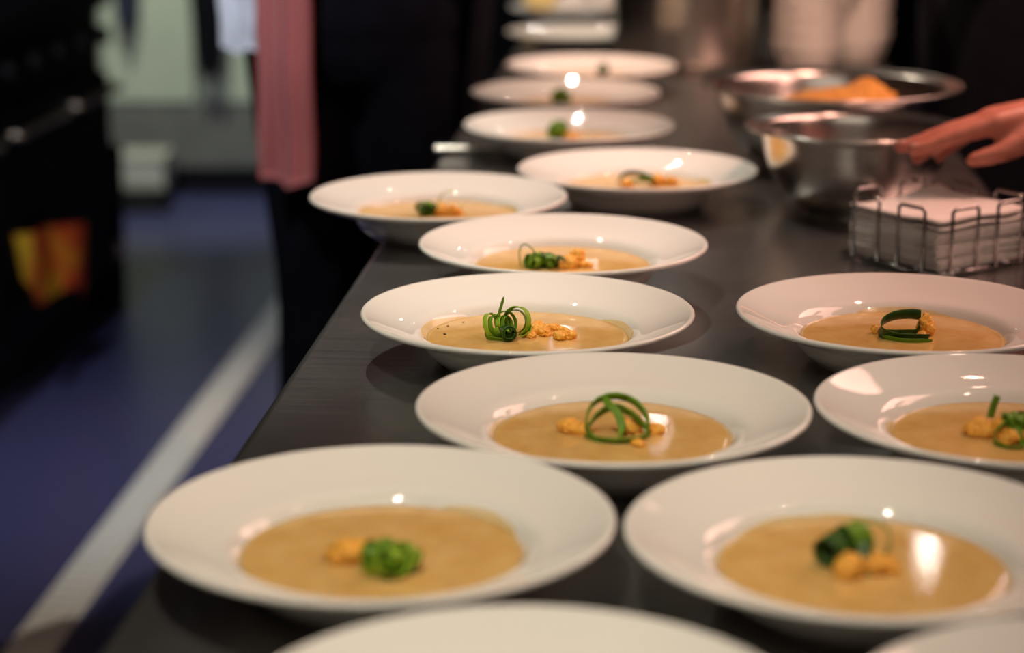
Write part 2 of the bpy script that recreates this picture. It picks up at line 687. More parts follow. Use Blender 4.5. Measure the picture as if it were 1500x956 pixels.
def film_mesh(seed, lo, hi, amt):
    """thin smear of soup left on the wall of the well between two angles."""
    rng = random.Random(seed * 13 + 5)
    n = 40
    ph = rng.uniform(0, 9)
    vs_, fs = [], []
    rows = 4
    for i in range(n + 1):
        a = lo + (hi - lo) * i / n
        e = math.sin(PI * i / n) ** 0.6
        top = 0.0842 + (0.0022 + 0.0055 * amt) * e * (0.7 + 0.6 * noise.noise(Vector((a * 2.2, ph, 0))))
        for j in range(rows + 1):
            r = 0.0838 + (top - 0.0838) * j / rows
            if r < 0.0885:                       # height of the well wall at r
                z = -0.0262 + (r - 0.0835) / 0.005 * 0.0062
            elif r < 0.0925:
                z = -0.0200 + (r - 0.0885) / 0.004 * 0.0032
            else:
                z = -0.0168 + (r - 0.0925) / 0.0045 * 0.0018
            vs_.append((r * math.cos(a), r * math.sin(a), z + 0.024 + 0.0007 * (1 - j / rows) + 0.00035))
    for i in range(n):
        for j in range(rows):
            a = i * (rows + 1) + j
            b = a + rows + 1
            fs.append((a, b, b + 1, a + 1))
    me = bpy.data.meshes.new('soup_film')
    me.from_pydata(vs_, [], fs)
    return me


# key: x, y, what is on the soup (for labels), rim smear angles
PL = {
    'A': (-0.0780, 1.1590, 'leafy green tuft and one orange crumb'),
    'B': (0.2055, 1.1350, 'dark green roll with side loop over two orange crumbs'),
    'C': (0.0715, 1.3960, 'open green scallion ring over scattered crumbs'),
    'D': (0.0131, 1.6740, 'springy green scallion coil with upright sprig'),
    'E': (0.0495, 1.9520, 'bushy green clump with one thin wiry loop'),
    'F': (-0.0800, 2.2005, 'dark green leaf beside a pale yellow-green loop'),
    'G': (0.1463, 2.3690, 'low flat green arch'),
    'H': (0.0760, 2.7121, 'round green tuft beside an orange crumb'),
    'I': (0.0793, 3.0361, 'small round green tuft alone on the soup'),
    'J': (0.1279, 3.3531, 'tiny dark green sprig'),
    'K': (0.3285, 1.6745, 'broad dark green ribbon bent into a C'),
    'L': (0.3545, 1.3930, 'stiff upright green stalk and loose strands'),
    'M': (0.0040, 0.8790, None),
    'N': (0.2890, 0.8640, None),
}
WHERE = {
    'M': 'white soup plate at counter end beside the leafy tuft plate',
    'N': 'white soup plate at counter end beside the dark roll plate',
}
FILM = {'D': [(2.2, 3.55, 1.0), (-0.45, 0.75, 0.8)], 'A': [(0.3, 1.2, 0.6)], 'L': [(2.7, 3.7, 0.8)], 'C': [(2.6, 3.5, 0.3)],
        'B': [(1.2, 2.6, 0.3)], 'K': [(0.8, 1.9, 0.9)], 'G': [(-0.3, 0.6, 0.8)], 'F': [(2.4, 3.3, 0.7), (0.0, 0.8, 0.5)]}
GP = 'white rimmed soup plates set out along the steel counter'
first_soup = {}
for i, (k, (x, y, what)) in enumerate(PL.items()):
    o = bpy.data.objects.new('soup_plate', plate_me)
    COL.objects.link(o)
    o.location = (x, y, ZR)
    o.rotation_euler = (0, 0, random.uniform(0, 6))
    tag(o, ('white rimmed soup plate holding ' + what) if what else WHERE[k], 'plate', GP)
    s = link('soup', soup_mesh(i), M['soup'], None, True, (x, y, ZR - 0.024))
    tag(s, ('tan cream soup under the ' + what) if what else WHERE[k].replace('white soup plate', 'tan cream soup in the plate'),
        'soup', 'servings of tan cream soup')
    for j, (lo, hi, am) in enumerate(FILM.get(k, [])):
        f = link('soup_film', film_mesh(i * 7 + j, lo, hi, am), M['film'], s)
        f['label'] = 'smear of orange soup on the wall of the plate'
plate_me.materials.append(M['porcelain'])
plate_me.polygons.foreach_set('use_smooth', [True] * len(plate_me.polygons))

# pepper specks on the soup under the coil
sD = [o for o in bpy.data.objects if o.name.startswith('soup') and o.get('label', '').endswith('coil with upright sprig') and o.get('category') == 'soup'][0]
for (px, py, pz) in ((-0.0765, 0.026, 0.0006), (-0.068, 0.034, 0.0006), (-0.070, 0.006, 0.0006), (-0.055, 0.047, 0.0006)):
    lump('pepper_speck', (0.0012, 0.0008, 0.0005), px * 100, M['pepper'], sD, (px, py, pz), 1)


# ------------------------------------------------------------------ garnishes
def garnish(k, label=None):
    x, y, what = PL[k]
    g = empty('scallion_garnish', (x, y, ZR - 0.024))
    tag(g, label, 'garnish', 'green scallion garnishes on the soups')
    return g


def coil(c, axis, r0, r1, turns, adv, n=None, start=0.0):
    """spiral points around axis through c."""
    axis = Vector(axis).normalized()
    u = axis.orthogonal().normalized()
    v = axis.cross(u)
    n = n or int(18 * abs(turns)) + 2
    out = []
    for i in range(n):
        t = i / (n - 1)
        a = start + turns * 2 * PI * t
        r = r0 + (r1 - r0) * t
        out.append(Vector(c) + axis * (adv * (t - 0.5)) + (u * math.cos(a) + v * math.sin(a)) * r)
    return out


def strand(g, pts, wdt, th, side, m, **kw):
    return ribbon('strand', pts, wdt, th, side, M[m], g, **kw)


def crumbs(k, spots, label):
    x, y, _ = PL[k]
    for i, (dx, dy, sx, sy, sz) in enumerate(spots):
        o = lump('fried_crumb', (sx, sy, sz), ord(k) + i * 7.3, M['crumb'], None,
                 (x + dx, y + dy, ZR - 0.024 + sz * 0.55), 4, 0.55, 130, i * 1.3)
        tag(o, label[i] if isinstance(label, list) else label, 'crumb', 'fried crumbs on the ' + PL[k][2].split(' ')[0] + ' garnish soup')


def tuft(g, c, r, h, n, seed, mats, wd=0.006):
    """clump of short curled leaf strips."""
    rng = random.Random(seed)
    cx, cy = c
    for i in range(n):
        a = rng.uniform(0, 2 * PI)
        rr = r * rng.uniform(0.1, 0.75)
        bx, by = cx + rr * math.cos(a), cy + rr * math.sin(a)
        tilt = Vector((rng.uniform(-1, 1), rng.uniform(-1, 1), rng.uniform(-0.25, 0.5))).normalized()
        R = h * rng.uniform(0.30, 0.5)
        zc = R * 0.8 + rng.uniform(0, max(h - 2 * R, 0.001))
        pts = coil((bx, by, zc), tilt, R, R * rng.uniform(0.45, 0.9), rng.uniform(0.7, 1.4), rng.uniform(-1, 1) * wd, start=rng.uniform(0, 6))
        pts = [Vector((p.x, p.y, max(p.z, 0.0006))) for p in pts]
        strand(g, pts, wd * rng.uniform(0.7, 1.2), 0.0007, tilt, rng.choice(mats))


# D : the sharp one - a tight dark roll, fanned loops behind it, one upright sprig
g = garnish('D', 'springy green scallion coil with upright sprig on the soup beside golden crumbs')
cx, cy = -0.0185, -0.004
RA = (0.22, -1, 0.10)
strand(g, coil((cx + 0.0022, cy - 0.010, 0.0068), RA, 0.0066, 0.0040, 2.4, 0.003), 0.012, 0.0009, RA, 'leaf_dark', taper=False, cup=0.0)
strand(g, coil((cx + 0.0012, cy - 0.006, 0.0066), RA, 0.0036, 0.0026, 1.3, 0.001), 0.010, 0.0007, RA, 'leaf', taper=False, cup=0.0)
XA = (0.86, -0.42, 0.28)
for q, (r, wv, mt, st) in enumerate(((0.0105, 0.0042, 'leaf_bright', 0.2), (0.0098, 0.0042, 'leaf', 1.1), (0.0092, 0.0046, 'leaf_bright', 2.2), (0.0088, 0.0040, 'leaf', 3.0))):
    strand(g, coil((cx - 0.0115 + q * 0.0042, cy - 0.001 + q * 0.0012, r + 0.0004), XA, r, r * 0.93, 1.0, 0.002, start=st), wv, 0.0008, XA, mt, taper=False)
strand(g, coil((cx - 0.0005, cy + 0.004, 0.0112), (0.50, -0.80, 0.25), 0.0112, 0.0098, 0.95, 0.004, start=0.4), 0.0046, 0.0009, (0.50, -0.80, 0.25), 'leaf')
strand(g, coil((cx + 0.0092, cy + 0.006, 0.0134), (-0.55, -0.75, 0.25), 0.0124, 0.0108, 0.95, 0.003, start=1.2), 0.0060, 0.0009, (-0.55, -0.75, 0.25), 'leaf_bright', taper=False)
strand(g, coil((cx + 0.0080, cy + 0.010, 0.0122), (-0.35, -0.85, 0.20), 0.0100, 0.0085, 0.85, 0.004, start=0.8), 0.0044, 0.0008, (-0.35, -0.85, 0.20), 'leaf')
strand(g, spline([(cx + 0.0190, cy + 0.004, 0.012), (cx + 0.0210, cy + 0.003, 0.008), (cx + 0.0190, cy + 0.000, 0.004), (cx + 0.013, cy - 0.002, 0.0014)], 6), 0.0050, 0.0009, (0.5, -0.7, 0.5), 'leaf_bright')
strand(g, spline([(cx - 0.0062, cy + 0.001, 0.017), (cx - 0.0048, cy + 0.001, 0.023), (cx - 0.0028, cy + 0.001, 0.030), (cx - 0.0016, cy + 0.001, 0.0350)], 6), 0.0024, 0.0012, (1, 0, 0), 'leaf', taper=True)
strand(g, spline([(cx - 0.017, cy - 0.004, 0.006), (cx - 0.014, cy - 0.008, 0.0025), (cx - 0.007, cy - 0.010, 0.0012), (cx + 0.002, cy - 0.012, 0.0012)], 6), 0.0050, 0.0008, (0.3, -0.6, 0.7), 'leaf')
crumbs('D', [(0.000, 0.007, 0.0072, 0.006, 0.0042), (0.0085, 0.0185, 0.0080, 0.006, 0.0046), (0.0030, -0.003, 0.0050, 0.004, 0.0034), (0.0205, 0.0225, 0.0075, 0.005, 0.0038),
             (0.0265, -0.008, 0.0062, 0.005, 0.0040), (0.0345, -0.007, 0.0058, 0.005, 0.0046), (0.0145, 0.003, 0.0054, 0.0045, 0.0042), (0.0300, 0.0190, 0.0045, 0.0035, 0.0026)],
       'golden orange fried crumb on the soup beside the scallion coil')

# C : an open ring leaning over crumbs
g = garnish('C', 'open green scallion ring lying over crumbs on the soup')
ax = (0.15, -0.55, 1.0)
strand(g, coil((0.003, -0.004, 0.0098), (0.10, -0.62, 0.62), 0.0225, 0.0215, 1.0, 0.002, start=0.3), 0.0062, 0.0014, (0.15, -0.5, 1.0), 'leaf', taper=False)
strand(g, spline([(-0.019, -0.004, 0.004), (-0.012, 0.002, 0.013), (0.000, 0.004, 0.0195), (0.012, 0.002, 0.016), (0.021, -0.004, 0.009), (0.0255, -0.008, 0.002)], 7), 0.0068, 0.0014, (0.1, -0.6, 1), 'leaf')
strand(g, spline([(-0.006, 0.004, 0.0275), (-0.003, 0.002, 0.022), (0.003, -0.001, 0.0165), (0.006, -0.006, 0.009), (0.004, -0.014, 0.002)], 7), 0.0058, 0.0012, (1, 0.2, 0.2), 'leaf')
strand(g, spline([(-0.020, -0.006, 0.001), (-0.012, -0.016, 0.0015), (0.000, -0.0215, 0.002), (0.014, -0.019, 0.002), (0.024, -0.011, 0.003)], 7), 0.0068, 0.0014, (0, -0.7, 1), 'leaf')
crumbs('C', [(-0.030, 0.008, 0.0085, 0.008, 0.006), (-0.021, 0.004, 0.006, 0.006, 0.0045), (0.013, 0.006, 0.008, 0.007, 0.006), (0.030, 0.004, 0.006, 0.007, 0.0045), (0.016, -0.026, 0.005, 0.004, 0.003)],
       ['large orange crumb lying outside the open scallion ring', 'orange crumb touching the ring next to the large outer crumb', 'orange crumb enclosed by the open scallion ring',
        'orange crumb outside the ring on the side away from the large crumb', 'smallest orange crumb under the lower strand of the scallion ring'])

# A : leafy tuft
g = garnish('A', 'leafy green tuft on the soup beside one orange crumb')
tuft(g, (0.0035, -0.033), 0.010, 0.022, 13, 3, ['leaf', 'leaf', 'leaf_bright', 'leaf_bright'], 0.0085)
tuft(g, (0.0140, -0.032), 0.009, 0.020, 10, 4, ['leaf', 'leaf_bright', 'leaf_bright'], 0.0085)
crumbs('A', [(-0.0175, -0.012, 0.0125, 0.011, 0.0075)], 'orange fried crumb on the soup beside the leafy green tuft')

# B : dark roll and side loop
g = garnish('B', 'dark green roll with thin side loop over two orange crumbs')
strand(g, coil((-0.0150, 0.004, 0.0105), (0.75, 0.75, 0.15), 0.0105, 0.0055, 2.6, 0.002), 0.018, 0.0010, (0.75, 0.75, 0.15), 'leaf_dark', taper=False, cup=0.0)
strand(g, coil((-0.0040, 0.010, 0.0125), (0.9, 0.5, 0.1), 0.0125, 0.0100, 1.3, 0.004, start=1), 0.011, 0.0009, (0.9, 0.5, 0.1), 'leaf', taper=False)
strand(g, coil((0.0080, 0.014, 0.0125), (0.25, 1.0, 0.0), 0.0115, 0.0105, 1.05, 0.002, start=1), 0.0040, 0.0008, (0.25, 1.0, 0), 'leaf', taper=False)
strand(g, spline([(-0.004, 0.006, 0.022), (-0.001, -0.004, 0.014), (0.000, -0.012, 0.006), (0.000, -0.016, 0.001)], 6), 0.0075, 0.0009, (1, 0, 0.2), 'leaf_dark')
crumbs('B', [(-0.0100, -0.0125, 0.0085, 0.008, 0.008), (0.0065, -0.008, 0.0085, 0.008, 0.007), (0.014, -0.006, 0.007, 0.006, 0.0055)],
       ['rounded orange crumb lying directly against the dark green roll', 'orange crumb lying under the thin side loop', 'outermost orange crumb beside the thin side loop'])

# K : broad ribbon bent into a C
g = garnish('K', 'broad dark green scallion ribbon bent into a C on the soup')
strand(g, spline([(0.0165, 0.006, 0.0165), (0.008, 0.010, 0.0165), (-0.004, 0.011, 0.0150), (-0.0145, 0.008, 0.0110), (-0.0185, 0.000, 0.0065), (-0.0160, -0.009, 0.0045), (-0.006, -0.0145, 0.0030), (0.006, -0.0160, 0.0026), (0.0195, -0.0150, 0.0022)], 7),
       0.0105, 0.0010, (0.1, -0.55, 1.0), 'leaf_dark', taper=False, cup=0.25)
strand(g, spline([(-0.0165, 0.002, 0.003), (-0.008, -0.003, 0.004), (0.002, -0.004, 0.0045), (0.011, -0.003, 0.005), (0.0145, 0.003, 0.010)], 7), 0.0060, 0.0009, (0.0, -0.3, 1.0), 'leaf_dark', taper=False)
strand(g, spline([(-0.018, -0.008, 0.0020), (-0.006, -0.018, 0.0012), (0.008, -0.021, 0.0012), (0.022, -0.018, 0.0012)], 7), 0.0050, 0.0008, (0.0, -0.3, 1.0), 'leaf', taper=True)
crumbs('K', [(0.0205, 0.004, 0.0066, 0.006, 0.0105), (0.0145, -0.006, 0.006, 0.004, 0.0040), (-0.0215, 0.010, 0.003, 0.003, 0.005)],
       ['tall amber crumb at the open end of the C-shaped ribbon', 'low amber crumb lying inside the C-shaped ribbon', 'tiny amber crumb behind the closed bend of the C-shaped ribbon'])

# L : upright stalk and strands
g = garnish('L', 'stiff upright green stalk and loose scallion strands on the soup')
strand(g, spline([(-0.0150, 0.004, 0.0125), (-0.0140, 0.004, 0.018), (-0.0125, 0.004, 0.0235), (-0.0108, 0.004, 0.0285)], 6), 0.0050, 0.0016, (1, 0, 0.1), 'leaf', taper=False)
strand(g, spline([(0.000, -0.004, 0.014), (-0.008, -0.008, 0.011), (-0.0155, -0.014, 0.006), (-0.0165, -0.022, 0.002), (-0.010, -0.030, 0.001), (0.001, -0.032, 0.001)], 7), 0.0040, 0.0010, (0, -0.6, 1), 'leaf', taper=False)
strand(g, spline([(-0.004, 0.000, 0.016), (0.000, -0.008, 0.010), (0.003, -0.018, 0.004), (0.005, -0.026, 0.001)], 7), 0.0075, 0.0010, (1, 0.1, 0.1), 'leaf', taper=False)
tuft(g, (0.0020, 0.000), 0.008, 0.021, 8, 11, ['leaf', 'leaf_dark', 'leaf'], 0.0080)
tuft(g, (0.0150, -0.004), 0.010, 0.024, 9, 12, ['leaf', 'leaf_dark', 'leaf_bright'], 0.0080)
crumbs('L', [(-0.0220, 0.003, 0.0090, 0.009, 0.0075), (-0.0095, -0.002, 0.006, 0.006, 0.008), (-0.0065, -0.0160, 0.0065, 0.006, 0.006), (0.010, -0.018, 0.007, 0.006, 0.006)],
       ['large orange crumb beside the foot of the upright stalk', 'orange crumb between the upright stalk and the tuft', 'orange crumb enclosed by the hooked scallion strand', 'orange crumb under the loose scallion strands'])

# E : bushy clump with wiry loop
g = garnish('E', 'bushy green clump with one thin wiry loop on the soup')
tuft(g, (-0.0260, -0.012), 0.010, 0.0150, 12, 21, ['leaf_dark', 'leaf', 'leaf'], 0.0065)
tuft(g, (-0.0120, -0.012), 0.010, 0.0165, 12, 22, ['leaf_dark', 'leaf', 'leaf_dark'], 0.0065)
strand(g, spline([(-0.0410, -0.012, 0.002), (-0.0425, -0.010, 0.012), (-0.0410, -0.008, 0.020), (-0.0360, -0.008, 0.022), (-0.0300, -0.010, 0.018), (-0.026, -0.012, 0.012)], 8), 0.0016, 0.0014, (0, 1, 0), 'leaf', taper=False)
crumbs('E', [(0.0060, -0.010, 0.0085, 0.008, 0.0075), (0.0140, 0.000, 0.0085, 0.008, 0.0090), (0.0215, -0.009, 0.006, 0.006, 0.004), (0.001, -0.014, 0.005, 0.005, 0.0045)],
       ['low orange crumb next to the bushy clump', 'tallest yellow orange crumb near the bushy clump', 'small crumb farthest from the bushy clump', 'small crumb pressed against the bushy clump'])

# F : dark leaf and pale loop
g = garnish('F', 'dark green leaf beside a pale yellow-green loop on the soup')
tuft(g, (-0.0150, 0.000), 0.0095, 0.0165, 12, 31, ['leaf_dark', 'leaf', 'leaf_dark'], 0.0075)
strand(g, coil((0.0130, 0.006, 0.0140), (0.2, 1, 0), 0.0130, 0.0120, 0.8, 0.002, start=0.9), 0.0050, 0.0010, (0.2, 1, 0), 'leaf_pale', taper=False)
crumbs('F', [(0.002, 0.002, 0.0085, 0.008, 0.0075), (0.0130, 0.002, 0.0085, 0.008, 0.0070), (0.0200, 0.004, 0.006, 0.006, 0.005)],
       ['orange crumb between the dark leaf and the pale loop', 'yellow orange crumb directly under the pale loop', 'small yellow crumb beyond the pale loop'])

# G : low flat arch
g = garnish('G', 'low flat green scallion arch on the soup')
strand(g, spline([(-0.022, 0.010, 0.003), (-0.016, 0.014, 0.012), (-0.004, 0.016, 0.0145), (0.008, 0.014, 0.0125), (0.018, 0.012, 0.009)], 7), 0.0065, 0.0012, (0, -0.5, 1), 'leaf_dark')
strand(g, spline([(0.004, 0.004, 0.010), (0.011, 0.004, 0.012), (0.018, 0.006, 0.008), (0.016, 0.010, 0.004)], 7), 0.0070, 0.0012, (0, -0.5, 1), 'leaf')
strand(g, spline([(-0.018, 0.004, 0.003), (-0.008, 0.002, 0.006), (0.002, 0.004, 0.008), (0.014, 0.006, 0.006)], 7), 0.0050, 0.0010, (0, -0.5, 1), 'leaf')
crumbs('G', [(-0.012, 0.004, 0.007, 0.006, 0.005), (0.024, 0.020, 0.010, 0.008, 0.007), (0.040, 0.020, 0.008, 0.007, 0.006)], ['orange crumb lying under the flat green arch', 'large yellow orange crumb beside the flat green arch', 'yellow crumb set apart from the flat green arch'])

# H, I, J : small tufts further along
g = garnish('H', 'round green tuft on the soup beside an orange crumb near the spoon handle')
tuft(g, (-0.014, 0.012), 0.010, 0.030, 16, 41, ['leaf', 'leaf_dark', 'leaf'], 0.0085)
crumbs('H', [(0.002, 0.006, 0.010, 0.009, 0.007)], 'orange fried crumb on the soup beside the round tuft')
g = garnish('I', 'small round green tuft alone on the soup')
tuft(g, (-0.006, 0.016), 0.012, 0.030, 14, 42, ['leaf', 'leaf_bright', 'leaf'], 0.0085)
g = garnish('J', 'tiny dark green sprig on the soup beside the stockpot')
tuft(g, (0.020, 0.020), 0.009, 0.026, 8, 43, ['leaf_dark', 'leaf'], 0.0065)

# ------------------------------------------------------------------ flat plates of food further down the counter
fp = [(0.0, 0.004), (0.070, 0.004), (0.082, 0.0075), (0.100, 0.0125), (0.128, 0.0165), (0.1370, 0.0185), (0.1400, 0.0190), (0.1398, 0.0165),
      (0.130, 0.0135), (0.100, 0.0085), (0.085, 0.003), (0.080, 0.0), (0.076, 0.0), (0.074, 0.0016), (0.0, 0.0016)]
flat_me = lathe('dinner_plate', smooth_profile(fp, 3), 96)
for (x, y, lab) in ((0.130, 4.10, 'empty white flat dinner plate behind the steel stockpot'),
                    (0.135, 4.62, 'white flat plate holding bread pieces beyond the empty dinner plate')):
    o = bpy.data.objects.new('dinner_plate', flat_me)
    COL.objects.link(o)
    o.location = (x, y, ZT)
    tag(o, lab, 'plate', 'flat white plates at the counter end')
flat_me.materials.append(M['porcelain'])
flat_me.polygons.foreach_set('use_smooth', [True] * len(flat_me.polygons))
M['bread'] = noisy('bread', (0.75, 0.45, 0.10), (0.85, 0.66, 0.30), 70, 0.7, 0.5, 0.004)
M['bread2'] = noisy('pale_bread', (0.74, 0.60, 0.50), (0.80, 0.70, 0.62), 70, 0.7, 0.5, 0.004)
for i, (dx, dy, s, m, lab) in enumerate(((-0.070, -0.01, (0.040, 0.034, 0.026), 'bread', 'golden yellow bread roll on the plate beyond the empty dinner plate'),
                                         (0.000, -0.02, (0.036, 0.034, 0.022), 'bread2', 'greyish pale bread piece beside the golden roll'),
                                         (0.070, 0.00, (0.038, 0.034, 0.028), 'bread2', 'rosy pale bread piece on the plate behind the stockpot'))):
    o = lump('bread_roll', s, i + 70, M[m], None, (0.135 + dx, 4.62 + dy, ZT + 0.007 + s[2] * 1.02), 3, 0.12, 30)
    tag(o, lab, 'bread')

# ------------------------------------------------------------------ stockpot
sp = empty('stockpot', (0.318, 3.745, ZT))
tag(sp, 'tall brushed steel stockpot standing on the counter beside the plates', 'pot')
pr = [(0.0, 0.0), (0.118, 0.0), (0.128, 0.004), (0.133, 0.014), (0.1335, 0.10), (0.1335, 0.275), (0.1375, 0.279), (0.1385, 0.283), (0.136, 0.287),
      (0.1315, 0.284), (0.1310, 0.270), (0.1308, 0.10), (0.128, 0.012), (0.11, 0.005), (0.0, 0.005)]
link('pot_body', lathe('pot_body', pr, 96), M['pot'], sp)
for s in (-1, 1):
    pts = spline([(s * 0.131, -0.045, 0.225), (s * 0.165, -0.042, 0.228), (s * 0.178, 0, 0.230), (s * 0.165, 0.042, 0.228), (s * 0.131, 0.045, 0.225)], 6)
    tube('handle', pts, 0.006, M['wire'], sp, 10)

# ------------------------------------------------------------------ mixing bowls
def mixing_bowl(name, R, H, base, x, y, lab, flare=0.016):
    t = 0.0016
    out = [(0.0, 0.0), (base * 0.9, 0.0), (base, 0.003), (base + (R - flare - base) * 0.45, H * 0.22), (base + (R - flare - base) * 0.80, H * 0.55),
           (R - flare, H * 0.955), (R - flare * 0.6, H * 0.975), (R - 0.002, H * 0.99), (R, H * 1.0), (R - 0.0010, H + 0.003), (R - 0.004, H + 0.002),
           (R - flare * 0.7, H * 0.975 + t * 1.4), (R - flare - t, H * 0.94), (base + (R - flare - base) * 0.80 - t, H * 0.55), (base + (R - flare - base) * 0.45, H * 0.22 + t * 1.5),
           (base, 0.003 + t), (base * 0.8, 0.002 + t), (0.0, 0.002 + t)]
    r = link(name, lathe(name, smooth_profile(out, 4), 112), M['bowl'], None, True, (x, y, ZT))
    tag(r, lab, 'bowl', 'polished steel mixing bowls')
    return r


mixing_bowl('mixing_bowl', 0.124, 0.098, 0.058, 0.392, 2.330, 'small empty polished steel mixing bowl behind the napkin holder')
mixing_bowl('mixing_bowl', 0.170, 0.103, 0.085, 0.412, 2.655, 'wide polished steel mixing bowl filled with orange crumble', 0.020)
# crumble heap inside the wide bowl
bm = bmesh.new()
bmesh.ops.create_icosphere(bm, subdivisions=5, radius=1.0)
for v in bm.verts:
    x, y, z = v.co
    pk = 0.018 * math.exp(-((x - 0.42) ** 2 + (y - 0.1) ** 2) / 0.10)
    c = Vector((x * 0.094, y * 0.090, z * (0.034 if z > 0 else 0.048) + (pk if z > 0 else 0)))
    d = noise.noise(c * 60) * 0.10 + noise.noise(c * 160) * 0.07
    v.co = c * (1 + d)
o = link('crumble_heap', bm_mesh(bm, 'crumble_heap'), M['food'], None, True, (0.424, 2.660, ZT + 0.060))
tag(o, 'heap of orange fried crumble inside the wide steel bowl', 'food')
o['kind'] = 'stuff'

# ------------------------------------------------------------------ stacks of white bowls beyond the steel bowls
bp = [(0.0, 0.004), (0.030, 0.004), (0.046, 0.018), (0.056, 0.040), (0.060, 0.056), (0.0620, 0.0565), (0.0625, 0.054), (0.059, 0.040), (0.049, 0.015), (0.036, 0.0), (0.030, 0.0), (0.028, 0.002), (0.0, 0.002)]
sb_me = lathe('white_bowl', smooth_profile(bp, 3), 64)
for (x, y, n, where) in ((0.518, 3.62, 5, 'shorter'), (0.628, 3.75, 6, 'taller')):
    for k in range(n):
        o = bpy.data.objects.new('white_bowl', sb_me)
        COL.objects.link(o)
        o.location = (x + 0.002 * math.sin(k * 3), y, ZT + k * 0.0235)
        tag(o, '%s small white bowl of the %s nested stack behind the wide steel bowl' % (('lowest' if k == 0 else 'topmost' if k == n - 1 else ('second', 'third', 'fourth', 'fifth')[k - 1] + ' lowest'), where), 'bowl', 'bowls of the %s nested stack' % where)
sb_me.materials.append(M['porcelain'])
sb_me.polygons.foreach_set('use_smooth', [True] * len(sb_me.polygons))

# ------------------------------------------------------------------ napkin holder with stack of napkins
NA = math.atan2(-0.105, 0.071)                    # direction of the left edge of the stack
cxn, cyn = 0.437, 2.0725
nh = empty('napkin_holder', (cxn, cyn, ZT), NA)
tag(nh, 'chrome wire napkin holder of upright loops beside the small steel bowl', 'napkin holder')
HS = 0.069
zb = 0.004
tube('base_ring', [(-HS, -HS, zb), (HS, -HS, zb), (HS, HS, zb), (-HS, HS, zb)], 0.0019, M['wire'], nh, 8, True)
for a in (-0.035, 0.035):
    tube('base_bar', [(a, -HS, zb), (a, HS, zb)], 0.0017, M['wire'], nh, 8)
    tube('base_bar', [(-HS, a, zb), (HS, a, zb)], 0.0017, M['wire'], nh, 8)


def loop_pts(u0, u1, h):
    r = 0.005
    p = [(u0, 0.004), (u0, h - r)]
    for k in range(1, 5):
        a = PI - PI / 2 * k / 4
        p.append((u0 + r + r * math.cos(a), h - r + r * math.sin(a)))
    for k in range(0, 5):
        a = PI / 2 - PI / 2 * k / 4
        p.append((u1 - r + r * math.cos(a), h - r + r * math.sin(a)))
    p.append((u1, 0.004))
    return p


for side in range(4):
    for (u0, u1) in ((-0.050, -0.014), (0.014, 0.050)):
        pts = []
        for (u, z) in loop_pts(u0, u1, 0.068):
            q = (u, -HS) if side == 0 else (HS, u) if side == 1 else (-u, HS) if side == 2 else (-HS, -u)
            pts.append((q[0], q[1], z))
        tube('wire_loop', pts, 0.0019, M['wire'], nh, 10)


def napkin_mesh(seed, th, top=False):
    n = 14
    s = 0.0620
    rng = random.Random(seed)
    ph = rng.uniform(0, 9)
    vs_, fs = [], []
    for lay in (0, 1):
        for i in range(n + 1):
            for j in range(n + 1):
                u, v = -1 + 2 * i / n, -1 + 2 * j / n
                x, y = s * u, s * v
                z = lay * th
                if lay:
                    z -= th * 0.12 * max(abs(u), abs(v)) ** 8
                if top:
                    z += 0.0035 * max(0, u * -0.2 + v * 0.9) ** 2 + 0.0028 * (noise.noise(Vector((u * 1.6, v * 1.6, ph))) + 0.3)
                    if u < -0.2 and v > 0.2:
                        z += 0.006 * ((-u - 0.2) * (v - 0.2)) ** 1.2
                vs_.append((x, y, z))
    m = (n + 1) * (n + 1)
    for i in range(n):
        for j in range(n):
            a = i * (n + 1) + j
            fs.append((a, a + 1, a + n + 2, a + n + 1))
            fs.append((m + a, m + a + n + 1, m + a + n + 2, m + a + 1))
    edge = [(i, 0) for i in range(n)] + [(n, j) for j in range(n)] + [(i, n) for i in range(n, 0, -1)] + [(0, j) for j in range(n, 0, -1)]
    for a, b in zip(edge, edge[1:] + edge[:1]):
        ia, ib = a[0] * (n + 1) + a[1], b[0] * (n + 1) + b[1]
        fs.append((ia, ib, m + ib, m + ia))
    me = bpy.data.meshes.new('napkin')
    me.from_pydata(vs_, [], fs)
    return me


NN = 13
zz = ZT + 0.0062
nme = [napkin_mesh(k, 0.0035) for k in range(2)]
for k in range(2):
    nme[k].materials.append(M['napkin'])
R = random.Random(5)
for k in range(NN):
    top = k >= NN - 2
    me = napkin_mesh(k, 0.0036, True) if top else nme[k % 2]
    if top:
        me.materials.append(M['napkin'])
    o = link('napkin', me, None, None, top, (cxn + R.uniform(-0.0012, 0.0012), cyn + R.uniform(-0.0012, 0.0012), zz))
    o.rotation_euler = (0, 0, NA + R.uniform(-0.03, 0.03))
    zz += 0.00352 if not top else 0.0070
    tag(o, 'rumpled white paper napkin lying open on top of the napkin stack' if k == NN - 1 else 'folded white paper napkin within the stack in the wire holder',
        'napkin', None if k == NN - 1 else 'napkins stacked in the wire holder')

# ------------------------------------------------------------------ spoon handle lying over the counter edge
so = empty('serving_spoon', (-0.055, 2.730, ZT))
tag(so, 'steel serving spoon lying flat with its handle at the counter edge', 'spoon')
bm = bmesh.new()
box_bm(bm, (-0.002, 0, 0.0075), (0.096, 0.020, 0.009), 0.0040, 4)
link('handle', bm_mesh(bm, 'handle'), M['spoon'], so)
bm = bmesh.new()
bmesh.ops.create_uvsphere(bm, u_segments=24, v_segments=12, radius=1)
for v in bm.verts:
    v.co = Vector((0.070 + v.co.x * 0.034, v.co.y * 0.024, 0.007 + v.co.z * 0.006))
link('spoon_bowl', bm_mesh(bm, 'spoon_bowl'), M['spoon'], so)


